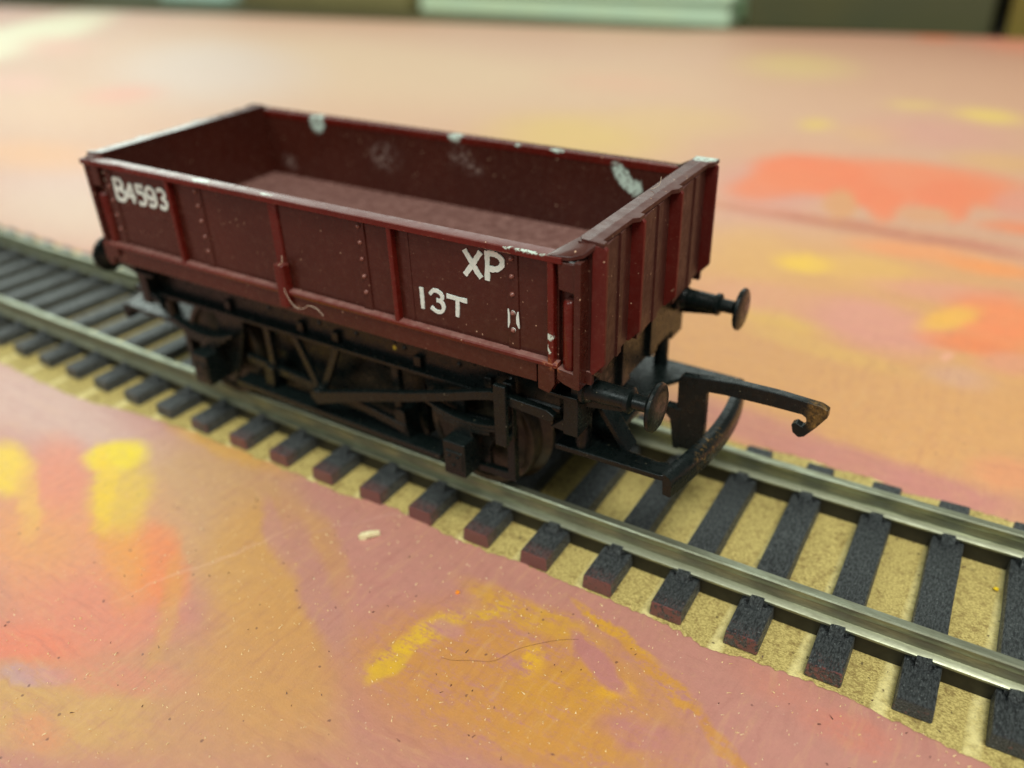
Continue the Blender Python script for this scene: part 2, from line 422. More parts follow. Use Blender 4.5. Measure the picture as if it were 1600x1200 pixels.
def mat_sleeper():
    t = NT('sleeper_plastic')
    oi = t.n('ShaderNodeObjectInfo')
    off = t.n('ShaderNodeVectorMath', operation='ADD')
    t.l(t.tc, off.inputs[0])
    sc = t.math('MULTIPLY', oi.outputs['Random'], 90.0)
    t.l(sc, off.inputs[1])
    v0 = off.outputs[0]
    grain = t.noise(2.4, 5, 0.75, v0, stretch=(2.6, 0.8, 2.6))
    col = t.mix(t.ramp(grain, 0.38, 0.64), srgb(32, 37, 39), srgb(98, 104, 104))
    sv = t.n('ShaderNodeTexVoronoi'); sv.inputs['Scale'].default_value = 3.2; t.l(v0, sv.inputs['Vector'])
    col = t.mix(t.math('MULTIPLY', t.ramp(sv.outputs['Distance'], 0.14, 0.3, 1, 0), t.ramp(t.noise(0.8, 3, .6, v0), 0.42, 0.56, 0, .8)), col, srgb(140, 148, 146))
    # paint carried over from the board on to the sleeper ends: as much as the sleeper's own "painted" value says
    at = t.n('ShaderNodeAttribute', attribute_type='OBJECT', attribute_name='painted')
    sep = t.n('ShaderNodeSeparateXYZ'); t.l(t.tc, sep.inputs[0])
    endm = t.ramp(sep.outputs[1], -14.28, -14.18, 1, 0)
    top = t.ramp(sep.outputs[1], -13.6, -12.3, 1, 0)
    n2 = t.noise(1.3, 5, 0.75, v0, stretch=(1.5, .7, 1.5))
    a = t.math('MULTIPLY', endm, t.ramp(t.math('ADD', n2, t.math('MULTIPLY', at.outputs['Fac'], 0.36)), 0.62, 0.68))
    n3 = t.noise(2.6, 5, 0.8, v0, stretch=(3.2, 1.0, 2.0))
    b = t.math('MULTIPLY', top, t.ramp(t.math('ADD', n3, t.math('MULTIPLY', at.outputs['Fac'], 0.17)), 0.62, 0.68, 0, .7))
    col = t.mix(t.math('MAXIMUM', a, b), col, srgb(146, 90, 82))
    t.bump(t.math('ADD', t.math('MULTIPLY', grain, 1.4), t.noise(5, 4, .75, v0)), 1.0, 0.35)
    return t.done(col, t.ramp(grain, 0.38, 0.62, 0.55, 0.28), spec=0.6)


def mat_plain(name, c, rough=.5, c2=None, sc=1.0, metal=0.0, bump=0.0, spec=0.5):
    t = NT(name)
    col = t.mix(t.ramp(t.noise(sc, 4, .65), .3, .7), srgb(*c), srgb(*(c2 or c)))
    if bump: t.bump(t.noise(sc * 4, 4, .7), .4, bump)
    return t.done(col, rough, metal, spec)


M = dict(paint=mat_paint(), card=mat_card(), body=mat_body(), bare=mat_body(True), black=mat_black(), wheel=mat_wheel(), rail=mat_rail(), sleeper=mat_sleeper(),
         letter=mat_plain('white_lettering', (206, 222, 212), .45, (228, 236, 228), 2.5, bump=.06),
         rivet=mat_plain('rivet_highlight', (100, 50, 42), .22, (136, 92, 80), 4.0),  # paler than the body: highlights on the worn rivets put into the colour
         smudge=mat_plain('worn_lettering', (120, 100, 88), .5, (160, 150, 135), 3.0),
         strip=mat_plain('strip_black', (20, 20, 17), .5, (36, 34, 26), 1.0))


def fin(name, bm, mat, parent=None, bev=0.0, smooth=False, segs=2):
    bmesh.ops.remove_doubles(bm, verts=bm.verts, dist=1e-5)
    bmesh.ops.recalc_face_normals(bm, faces=bm.faces)
    me = bpy.data.meshes.new(name)
    bm.to_mesh(me)
    bm.free()
    me.materials.append(mat)
    o = bpy.data.objects.new(name, me)
    C.objects.link(o)
    if parent: o.parent = parent
    if smooth or bev:
        for p in me.polygons: p.use_smooth = True
        me.set_sharp_from_angle(angle=math.radians(38))
    if bev:
        b = o.modifiers.new('bevel', 'BEVEL')
        b.width = bev
        b.segments = segs
        b.limit_method = 'ANGLE'
        b.angle_limit = math.radians(35)
        b.harden_normals = True
    return o


def addbm(dst, src):
    me = bpy.data.meshes.new('tmp')
    bmesh.ops.recalc_face_normals(src, faces=src.faces)
    src.to_mesh(me); src.free()
    dst.from_mesh(me)
    bpy.data.meshes.remove(me)


def box(bm, x0, x1, y0, y1, z0, z1, rot=None):
    b = bmesh.new()
    bmesh.ops.create_cube(b, size=1)
    for v in b.verts:
        v.co = Vector(((x0 + x1) / 2 + v.co.x * (x1 - x0), (y0 + y1) / 2 + v.co.y * (y1 - y0), (z0 + z1) / 2 + v.co.z * (z1 - z0)))
    if rot:
        ax, ang, piv = rot
        bmesh.ops.rotate(b, verts=b.verts, cent=piv, matrix=Matrix.Rotation(ang, 3, ax))
    addbm(bm, b)
    return bm


def prism(bm, pts, axis, a0, a1):
    """polygon in the other two axes, pushed along axis"""
    b = bmesh.new()
    def P(q, a):
        return {'x': (a, q[0], q[1]), 'y': (q[0], a, q[1]), 'z': (q[0], q[1], a)}[axis]
    lo = [b.verts.new(P(q, a0)) for q in pts]
    hi = [b.verts.new(P(q, a1)) for q in pts]
    n = len(pts)
    b.faces.new(lo); b.faces.new(hi[::-1])
    for i in range(n):
        b.faces.new((lo[i], hi[i], hi[(i + 1) % n], lo[(i + 1) % n]))
    addbm(bm, b)
    return bm


def lathe(bm, prof, axis, c, n=32):
    """prof: (radius, position along axis); c: centre in the other two axes and origin along axis"""
    b = bmesh.new()
    rings = []
    for r, a in prof:
        ring = []
        for k in range(n):
            q = 2 * PI * k / n
            u, w = r * math.cos(q), r * math.sin(q)
            if axis == 'x': co = (c[0] + a, c[1] + u, c[2] + w)
            elif axis == 'y': co = (c[0] + u, c[1] + a, c[2] + w)
            else: co = (c[0] + u, c[1] + w, c[2] + a)
            ring.append(b.verts.new(co))
        rings.append(ring)
    for i in range(len(rings) - 1):
        for k in range(n):
            b.faces.new((rings[i][k], rings[i][(k + 1) % n], rings[i + 1][(k + 1) % n], rings[i + 1][k]))
    b.faces.new(rings[0]); b.faces.new(rings[-1][::-1])
    addbm(bm, b)
    return bm


def tube(bm, pts, r, n=6):
    b = bmesh.new()
    rings = []
    for i, p in enumerate(pts):
        p = Vector(p)
        d = (Vector(pts[min(i + 1, len(pts) - 1)]) - Vector(pts[max(i - 1, 0)])).normalized()
        a = d.cross(Vector((0, 0, 1)))
        if a.length < .1: a = d.cross(Vector((0, 1, 0)))
        a.normalize(); c = d.cross(a)
        rr = r[i] if isinstance(r, (list, tuple)) else r
        rings.append([b.verts.new(p + a * rr * math.cos(2 * PI * k / n) + c * rr * math.sin(2 * PI * k / n)) for k in range(n)])
    for i in range(len(rings) - 1):
        for k in range(n):
            b.faces.new((rings[i][k], rings[i][(k + 1) % n], rings[i + 1][(k + 1) % n], rings[i + 1][k]))
    b.faces.new(rings[0]); b.faces.new(rings[-1][::-1])
    addbm(bm, b)
    return bm


def smooth_path(pts, k=6):
    out = []
    P = [Vector(p) for p in pts]
    for i in range(len(P) - 1):
        p0, p1, p2, p3 = P[max(i - 1, 0)], P[i], P[i + 1], P[min(i + 2, len(P) - 1)]
        for j in range(k):
            t = j / k
            out.append(0.5 * ((2 * p1) + (-p0 + p2) * t + (2 * p0 - 5 * p1 + 4 * p2 - p3) * t * t + (-p0 + 3 * p1 - 3 * p2 + p3) * t ** 3))
    out.append(P[-1])
    return out


def tag(o, label=None, cat=None, group=None, kind=None):
    if label: o['label'] = label
    if cat: o['category'] = cat
    if group: o['group'] = group
    if kind: o['kind'] = kind
    return o


def empty(name, loc=(0, 0, 0)):
    o = bpy.data.objects.new(name, None)
    o.empty_display_size = 5
    C.objects.link(o)
    o.location = loc
    return o


# ------------------------------------------------------------------ track geometry: very slightly curved in plan, board slightly bowed
TA, TB, TC, TZ = -0.252, 0.00134, 0.000342, -0.000199


def bow(x):
    x = max(-95.0, min(95.0, x))
    return TZ * x * x


def track(x, y, z):
    """track coordinates (along, across, up from rail top) to world"""
    if x < -70:
        c0, s = TA + TB * -70 + TC * 4900, TB + 2 * TC * -70
        cy = c0 + s * (x + 70)
        sl = s
    else:
        cy, sl = TA + TB * x + TC * x * x, TB + 2 * TC * x
    return Vector((x - y * sl, y + cy, z + bow(x)))


BZ = -4.32          # bare card surface


def interp(tab, x):
    if x <= tab[0][0]: return tab[0][1]
    for (a, b), (c, d) in zip(tab, tab[1:]):
        if x <= c: return b + (d - b) * (x - a) / (c - a)
    return tab[-1][1]


NEAR = [(-130, -16.5), (-64, -16.2), (-48.4, -17.0), (-39.8, -16.9), (-35.4, -16.0), (-24.1, -15.1), (-11, -14.9), (3.8, -15.1), (8, -14.3), (12.4, -14.1), (17.7, -14.8), (23, -14.7),
        (26.2, -14.3), (30.5, -14.5), (37.2, -14.3), (43.8, -14.5), (46.4, -15.1), (51.9, -14.2), (57.6, -13.9), (62.4, -14.3), (66.5, -14.6), (72, -14.5), (90, -14)]
FAR = [(-130, 19.5), (-91, 18.7), (37.1, 16.4), (46.1, 17.7), (49.5, 17.3), (53.1, 17.8), (56.9, 16.8), (60.7, 17.5), (67.7, 17.7), (90, 18)]


def rough_edge(tab, x, s):
    return interp(tab, x) + s * (0.35 * mnoise.noise(Vector((x * .45, 3.1 * s, 0))) + 0.30 * mnoise.noise(Vector((x * 1.7, 9 * s, 2))) + 0.14 * mnoise.noise(Vector((x * 5.5, 1, 5 * s))))


def sheet(name, cols, rows, mat, parent, thick_edge=None, smooth=True):
    """cols: list of x; rows: list of functions x -> (y, z)"""
    bm = bmesh.new()
    V = [[bm.verts.new((x, *r(x))) for r in rows] for x in cols]
    for i in range(len(cols) - 1):
        for j in range(len(rows) - 1):
            bm.faces.new((V[i][j], V[i + 1][j], V[i + 1][j + 1], V[i][j + 1]))
    me = bpy.data.meshes.new(name)
    bm.normal_update()
    if sum(f.normal.z for f in bm.faces) < 0:
        bmesh.ops.reverse_faces(bm, faces=bm.faces)
    bm.to_mesh(me); bm.free()
    me.materials.append(mat)
    for p in me.polygons: p.use_smooth = smooth
    o = bpy.data.objects.new(name, me); C.objects.link(o)
    if parent: o.parent = parent
    return o


board = empty('layout_board', (0, 0, 0))
tag(board, 'large card board painted in pink, ochre and orange blotches under the track', 'board')
BACK = lambda x: 321 + 0.118 * (x if x > -560 else -560)
xs = [-700, -560, -420, -300, -220, -160] + [-125 + i for i in range(0, 60)] + [-65 + i * .28 for i in range(0, 540)] + [90, 110, 150, 220, 320]
xs = sorted(set(xs))
# bare card core (3 mm)
sheet('card_core', xs, [lambda x: (-160, BZ - 3 + bow(x)), lambda x: (-160, BZ + bow(x)), lambda x: (-14, BZ + bow(x)), lambda x: (18, BZ + bow(x)), lambda x: (BACK(x), BZ + bow(x)),
      lambda x: (BACK(x), BZ - 3 + bow(x))], M['card'], board, smooth=False)
TH = 0.14
sheet('paint_coat', xs, [lambda x: (-160, BZ + TH + bow(x)), lambda x: (-60, BZ + TH + bow(x)), lambda x: (-25, BZ + TH + bow(x)), lambda x: (rough_edge(NEAR, x, 1) - .22, BZ + TH + bow(x)),
      lambda x: (rough_edge(NEAR, x, 1) - .06, BZ + TH * .75 + bow(x)), lambda x: (rough_edge(NEAR, x, 1), BZ - .02 + bow(x))], M['paint'], board)
# the far side has a shallow crease where two sheets of card meet, painted over
SE = 94.6
def crease(d, h): return lambda x: (SE + d + .25 * mnoise.noise(Vector((x * .05, 0, 0))), BZ + TH + min(h, 1.15) * 1.0 * min(1, max(0, (x + 45) / 60)) + bow(x))
sheet('paint_coat', xs, [lambda x: (rough_edge(FAR, x, -1), BZ - .02 + bow(x)), lambda x: (rough_edge(FAR, x, -1) + .06, BZ + TH * .75 + bow(x)), lambda x: (rough_edge(FAR, x, -1) + .22, BZ + TH + bow(x)),
      lambda x: (40, BZ + TH + bow(x)), crease(-4.5, 0.0), crease(-2.2, 0.25), crease(-1.0, .30), crease(-.5, .1), crease(-.2, -.05), crease(.4, -.05), crease(.9, 1.0), crease(1.6, 1.2), crease(4, 1.15),
      lambda x: (150, BZ + TH + min(1, max(0, (x + 45) / 60)) + bow(x)), lambda x: (BACK(x) - 6, BZ + TH + .3 + bow(x)), lambda x: (BACK(x) + .2, BZ + TH - .1 + bow(x)), lambda x: (BACK(x) + .3, BZ - 3 + bow(x))], M['paint'], board)

# ------------------------------------------------------------------ railway track
trk = empty('railway_track', (0, 0, -2.7))
tag(trk, 'model railway track with silvery rails on black plastic sleepers under the wagon', 'railway track')
tinv = Matrix.Translation((0, 0, 2.7))


def own(o, parent):
    o.parent = parent
    o.matrix_parent_inverse = parent.matrix_world.inverted() if parent.matrix_world != Matrix() else Matrix.Translation(-parent.location)
    return o


RP = [(-1.08, -2.30), (1.08, -2.30), (1.08, -2.08), (.98, -2.0), (.32, -1.86), (.26, -.95), (.42, -.72), (.47, -.15), (.36, 0), (-.36, 0), (-.47, -.15), (-.42, -.72), (-.26, -.95), (-.32, -1.86), (-.98, -2.0), (-1.08, -2.08)]
rx = [-210, -170] + [-150 + 4 * i for i in range(62)] + [110]


def sweep(name, prof, yc, mat, bevel=0):
    bm = bmesh.new()
    rings = [[bm.verts.new(track(x, yc + a, b)) for a, b in prof] for x in rx]
    n = len(prof)
    for i in range(len(rings) - 1):
        for k in range(n):
            bm.faces.new((rings[i][k], rings[i][(k + 1) % n], rings[i + 1][(k + 1) % n], rings[i + 1][k]))
    bm.faces.new(rings[0]); bm.faces.new(rings[-1][::-1])
    return own(fin(name, bm, mat, None, 0, True), trk)


for sgn, lab in ((-1, 'nearer rail, running under the near wheels'), (1, 'farther rail, behind the wagon')):
    o = sweep('rail', RP, sgn * (8.25 + .47), M['rail'])
    tag(o, lab)
    sweep('connecting_strip', [(-.75, -4.3), (.75, -4.3), (.75, -2.36), (-.75, -2.36)], sgn * (8.25 + .42), M['strip'])

# one sleeper with its four rail chairs; the others are copies
SW, SL = 3.02, 14.4
def sleeper_mesh():
    bm = bmesh.new()
    nx, ny = 3, 14
    b = bmesh.new()
    bmesh.ops.create_cube(b, size=1)
    bmesh.ops.subdivide_edges(b, edges=[e for e in b.edges if abs(e.verts[0].co.y - e.verts[1].co.y) > .5], cuts=10)
    for v in b.verts:
        top = v.co.z > 0
        w = SW / 2 * (0.96 if top else 1.03)
        wob = .07 * mnoise.noise(Vector((v.co.x * 3, v.co.y * 9, v.co.z)))
        v.co = Vector((v.co.x * 2 * w + wob, v.co.y * 2 * (SL - (.0 if not top else .05)), (-2.70 if top else BZ) + (wob * .5 if top else 0)))
    addbm(bm, b)
    return bm
def chair_mesh(yc, side):
    bm = bmesh.new()
    # base plate under the rail foot and the rounded clip that grips it
    box(bm, -.95, .95, yc - 1.35, yc + 1.35, -2.74, -2.31)
    s = side
    prism(bm, [(yc + s * 1.0, -2.7), (yc + s * 2.05, -2.7), (yc + s * 1.95, -2.42), (yc + s * 1.45, -2.02), (yc + s * 0.85, -1.98), (yc + s * .8, -2.08), (yc + s * 1.12, -2.2)], 'x', -.62, .62)
    return bm
sl0 = fin('sleeper', sleeper_mesh(), M['sleeper'], None, .16)
chairs0 = []
for sg in (-1, 1):
    for side in (-1, 1):
        ch = fin('rail_chair', chair_mesh(sg * 8.72, side), M['sleeper'], sl0, .12)
        chairs0.append(ch)
PITCH, X0 = 6.942, 34.9
PAINTED = {5: .0, 4: .05, 3: .35, 2: .42, 1: .5, 0: .62, -1: .85, -2: .9, -3: .95, -4: .95, -5: .85, -6: .8, -7: .7, -8: .3}
ks = list(range(-26, 7))
for i, k in enumerate(ks):
    x = X0 + k * PITCH + random.uniform(-.08, .08)
    p = track(x, 0, 0)
    if i == 0:
        o = sl0; kids = chairs0
    else:
        o = sl0.copy(); C.objects.link(o)
        kids = []
        for ch in chairs0:
            c = ch.copy(); C.objects.link(c); c.parent = o; kids.append(c)
    o['painted'] = PAINTED.get(k, .15)
    for c in kids: c['painted'] = 0.0
    o.parent = trk
    o.matrix_parent_inverse = Matrix.Translation(-trk.location)
    ang = TB + 2 * TC * max(x, -70) + random.uniform(-.006, .006)
    o.location = (p.x, p.y, p.z)
    o.rotation_euler = (random.uniform(-.002, .002), 0, ang)

# ------------------------------------------------------------------ the wagon
wg = empty('goods_wagon')
wg.location = (0, 0.252, 0.0)
wg.rotation_euler = (0.0013, 0.0069, 0.01155)
tag(wg, 'maroon open goods wagon with a black chassis, lettered XP and 13T, standing on the track', 'model wagon')
XL, XR = -30.9, 30.1            # side ends
RT = 28.8                       # rim top
E = dict(parent=wg)


def strip2d(path, w, closed=False):
    """mitred ribbon outline from a centre line; w: widths"""
    P = [Vector((a, b)) for a, b in path]
    L, R = [], []
    for i, p in enumerate(P):
        a = P[max(i - 1, 0)]; b = P[min(i + 1, len(P) - 1)]
        if 0 < i < len(P) - 1:
            d1 = (p - a).normalized(); d2 = (b - p).normalized(); d = (d1 + d2).normalized()
            sc = min(1.6, 1 / max(.35, d.dot(d1)))
        else:
            d = (b - a).normalized(); sc = 1
        n = Vector((-d.y, d.x)) * (w[i] if isinstance(w, list) else w) / 2 * sc
        L.append(p + n); R.append(p - n)
    return L, R


def stroke(bm, path, w, y, th, jig=.035):
    """raised painted stroke on the plane y, sticking out towards -Y"""
    rnd = random.Random(int(abs(path[0][0] * 100)))
    if len(path) < 6:      # more points, so that the painted edge can wander
        path = [(a[0] + (c[0] - a[0]) * k / 4, a[1] + (c[1] - a[1]) * k / 4) for a, c in zip(path, path[1:]) for k in range(4)] + [path[-1]]
    W_ = [w * (1 + rnd.uniform(-.16, .14)) for _ in path]
    L, R = strip2d(path, W_)
    b = bmesh.new()
    n = len(path)
    def q(v, yy): return (v.x, yy, v.y)
    f = [[b.verts.new(q(L[i], y - th)) for i in range(n)], [b.verts.new(q(R[i], y - th)) for i in range(n)],
         [b.verts.new(q(L[i], y + .02)) for i in range(n)], [b.verts.new(q(R[i], y + .02)) for i in range(n)]]
    for i in range(n - 1):
        b.faces.new((f[0][i], f[0][i + 1], f[1][i + 1], f[1][i]))
        b.faces.new((f[2][i], f[2][i + 1], f[0][i + 1], f[0][i]))
        b.faces.new((f[1][i], f[1][i + 1], f[3][i + 1], f[3][i]))
        b.faces.new((f[2][i], f[2][i + 1], f[3][i + 1], f[3][i]))
    for i in (0, n - 1):
        b.faces.new((f[0][i], f[1][i], f[3][i], f[2][i]))
    addbm(bm, b)


def curve2(pts, k=5):
    return [(v.x, v.y) for v in smooth_path([(a, b, 0) for a, b in pts], k)]


def side(s):
    """s = -1 the near side, +1 the far side (y is mirrored)"""
    Y = lambda a, b: (min(s * a, s * b), max(s * a, s * b))
    bm = bmesh.new()
    box(bm, XL, XR, *Y(12.45, 13.2), 16.7, RT - .05)
    box(bm, XR - .3, XR + 1.6, *Y(12.3, 12.75), 16.9, RT - .1)
    sd = fin('side_panel', bm, M['body'], wg, .05)
    tag(sd, 'near side with the white lettering' if s < 0 else 'far side, seen from inside with pale paint smears')
    # top rim, slightly wavy and worn
    bm = bmesh.new()
    b = bmesh.new(); N = 60; rings = []
    for i in range(N + 1):
        x = XL - .3 + (XR + .9 - XL) * i / N
        j = .05 * mnoise.noise(Vector((x * .6, s * 4, 0))) + .03 * mnoise.noise(Vector((x * 2.1, s * 4, 7)))
        dip = -.22 * math.exp(-((x + 24.3) / 1.1) ** 2) if s < 0 else 0
        prof = [(12.4, RT - .75), (12.4, RT - .06), (12.5, RT + .02), (13.75 + dip, RT + .02), (13.92 + j + dip, RT - .06), (13.95 + j + dip * 1.3, RT - .52), (13.85, RT - .6)]
        rings.append([b.verts.new((x, s * y, z + j * .3)) for y, z in prof])
    for i in range(N):
        for k in range(7):
            b.faces.new((rings[i][k], rings[i][(k + 1) % 7], rings[i + 1][(k + 1) % 7], rings[i + 1][k]))
    b.faces.new(rings[0]); b.faces.new(rings[-1][::-1])
    addbm(bm, b)
    fin('rim', bm, M['bare'], sd, 0, True)
    # ledge along the foot of the side and the sill under it
    bm = bmesh.new()
    prism(bm, [(s * 13.15, 18.55), (s * 13.15, 19.12), (s * 13.80, 19.06), (s * 13.98, 18.90), (s * 13.90, 18.55)], 'x', XL - .2, XR + .2)
    fin('ledge', bm, M['bare'], sd, .06)
    bm = bmesh.new()
    box(bm, XL + .2, 28.1, *Y(12.5, 13.62), 16.55, 18.6)
    fin('sill', bm, M['body'], sd, .08)
    for xa, xb, sg in ((28.35, 30.0, 1), (XL - .5, XL + .9, -1)):
        bm = bmesh.new()
        prism(bm, [(xa, 18.6), (xa, 16.1), (xb - .55, 15.9), (xb, 16.9), (xb, 18.6)] if sg > 0 else [(xb, 18.6), (xb, 16.2), (xa + .4, 16.2), (xa, 16.9), (xa, 18.6)], 'y', *Y(12.6, 13.86))
        fin('corner_foot', bm, M['body'], sd, .08)
    # angle-iron ribs
    for x, w in ((-16.95, .50), (13.0, .52), (29.62, .62), (-30.5, .6)):
        bm = bmesh.new()
        prism(bm, [(x - w / 2, s * 13.15), (x + w / 2, s * 13.15), (x + w / 2, s * 13.80), (x + w / 2 - .1, s * 13.9), (x - w / 2 + .1, s * 13.9), (x - w / 2, s * 13.80)], 'z', 18.95, RT - .1)
        fin('rib', bm, M['bare'], sd, .07)
    bm = bmesh.new()
    prism(bm, [(-2.55, s * 13.15), (-1.25, s * 13.15), (-1.35, s * 13.45), (-2.45, s * 13.45)], 'z', 19.0, RT - .1)
    fin('rib', bm, M['bare'], sd, .06)
    # door stop peg at mid length
    bm = bmesh.new()
    prism(bm, [(-2.35, s * 13.2), (-.95, s * 13.2), (-1.0, s * 14.1), (-1.2, s * 14.35), (-2.1, s * 14.35), (-2.3, s * 14.1)], 'z', 17.3, 21.9)
    fin('door_stop', bm, M['bare'], sd, .12)
    # flat riveted straps
    for x in (-27.6, -12.9, 9.15, 25.7):
        bm = bmesh.new()
        prism(bm, [(x - .62, s * 13.15), (x + .62, s * 13.15), (x + .52, s * 13.36), (x - .55, s * 13.36)], 'z', 19.05, RT - .35)
        st = fin('strap', bm, M['body'], sd, .03)
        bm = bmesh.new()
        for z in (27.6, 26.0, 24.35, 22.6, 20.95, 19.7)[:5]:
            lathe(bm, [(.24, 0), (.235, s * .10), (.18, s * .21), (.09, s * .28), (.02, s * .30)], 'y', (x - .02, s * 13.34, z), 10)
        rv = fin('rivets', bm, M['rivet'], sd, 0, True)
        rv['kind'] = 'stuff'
    # thin seam beside the right rib
    bm = bmesh.new()
    box(bm, 14.3, 14.75, *Y(13.15, 13.26), 19.05, RT - .4)
    fin('seam_strip', bm, M['body'], sd, .02)
    bm = bmesh.new()
    box(bm, -22.6, -19.3, *Y(13.15, 13.27), 23.15, 23.4, ('Y', math.radians(2), Vector((-21, s * 13.2, 23.2))))
    fin('label_clip', bm, M['body'], sd, .03)
    return sd


near_side = side(-1)
far_side = side(1)

# lettering on the near side: raised white characters
YS = -13.2
def letters(strokes, w, label, mat='letter', th=.10):
    bm = bmesh.new()
    for k, s_ in enumerate(strokes):
        stroke(bm, s_, w, YS - .006 * k, th)
    o = fin('lettering', bm, M[mat], near_side, 0)
    tag(o, label)
    return o


letters([[(20.86, 27.48), (21.25, 26.9), (21.72, 26.25), (22.1, 25.6), (22.5, 25.15)], [(22.55, 27.55), (22.1, 26.9), (21.7, 26.3), (21.2, 25.65), (20.8, 25.12)]], .50, 'white letter X')
letters([[(23.22, 27.78), (23.2, 26.8), (23.12, 25.05)], curve2([(23.25, 27.6), (24.0, 27.62), (24.62, 27.3), (24.66, 26.75), (24.1, 26.28), (23.3, 26.2)], 5)], .50, 'white letter P')
letters([[(15.79, 22.82), (15.80, 21.9), (15.79, 20.70)]], .40, 'white figure 1')
letters([curve2([(16.72, 22.35), (17.2, 22.84), (17.85, 22.75), (18.12, 22.35), (17.9, 21.98), (17.45, 21.9)], 5), curve2([(17.45, 21.92), (18.0, 21.82), (18.2, 21.3), (17.9, 20.86), (17.35, 20.76), (16.75, 21.08)], 5)], .37, 'white figure 3')
letters([[(18.62, 22.62), (19.6, 22.58), (20.82, 22.56)], [(19.80, 22.5), (19.76, 21.7), (19.68, 20.76)]], .40, 'white letter T')
letters([[(-26.75, 27.05), (-26.8, 25.8), (-26.9, 24.55)], curve2([(-26.75, 26.95), (-25.8, 26.95), (-25.45, 26.4), (-25.9, 25.9), (-26.7, 25.85)], 4), curve2([(-26.4, 25.85), (-25.5, 25.65), (-25.25, 25.1), (-25.8, 24.6), (-26.85, 24.6)], 4)], .46, 'white letter B, slightly worn')
letters([[(-24.0, 26.8), (-24.5, 26.0), (-24.95, 25.3), (-23.5, 25.25)], [(-23.95, 26.7), (-23.95, 25.6), (-24.0, 24.55)]], .44, 'white figure 4')
letters([[(-21.85, 26.72), (-22.95, 26.70), (-23.0, 25.85)], curve2([(-23.0, 25.9), (-22.2, 25.95), (-21.8, 25.35), (-22.15, 24.7), (-23.05, 24.68)], 4)], .44, 'white figure 5')
letters([curve2([(-20.2, 25.85), (-20.7, 25.5), (-21.3, 25.75), (-21.4, 26.3), (-20.95, 26.75), (-20.3, 26.6), (-20.08, 26.0), (-20.1, 25.2), (-20.55, 24.7), (-21.3, 24.75)], 4)], .44, 'white figure 9')
letters([curve2([(-19.5, 26.6), (-18.9, 26.85), (-18.35, 26.5), (-18.5, 26.0), (-19.0, 25.82)], 4), curve2([(-19.0, 25.85), (-18.45, 25.6), (-18.35, 25.1), (-18.8, 24.7), (-19.5, 24.85)], 4)], .44, 'white figure 3, at the end of the number')
letters([curve2([(-28.7, 27.3), (-28.1, 27.5), (-27.7, 26.9), (-27.9, 26.3), (-28.3, 25.8)], 4), [(-28.5, 26.7), (-28.2, 26.4)]], .30, 'faint worn remains of a first character', 'smudge', .05)
# scraped pale rectangle on the right-hand strap
bm = bmesh.new()
for pth, w in (([(25.22, 22.9), (25.28, 22.3), (25.26, 21.6), (25.18, 21.1)], [.10, .20, .22, .08]), ([(26.2, 22.8), (26.14, 22.3), (26.16, 21.7), (26.28, 21.25)], [.10, .26, .30, .10])):
    L, R = strip2d(pth, w)
    pts = [(v.x, v.y) for v in L] + [(v.x, v.y) for v in R[::-1]]
    prism(bm, pts, 'y', -13.41, -13.34)
fin('paint_mark', bm, M['letter'], near_side)
bm = bmesh.new()
for z in (22.6, 20.95):
    lathe(bm, [(.25, 0), (.22, -.12), (.12, -.22), (.03, -.24)], 'y', (25.68, -13.34, z), 12)
fin('paint_mark', bm, M['letter'], near_side, 0, True)

# floor of the wagon
bm = bmesh.new()
box(bm, -30, 31.8, -12.5, 12.5, 16.9, 20.3)
fin('wagon_floor', bm, M['body'], wg)


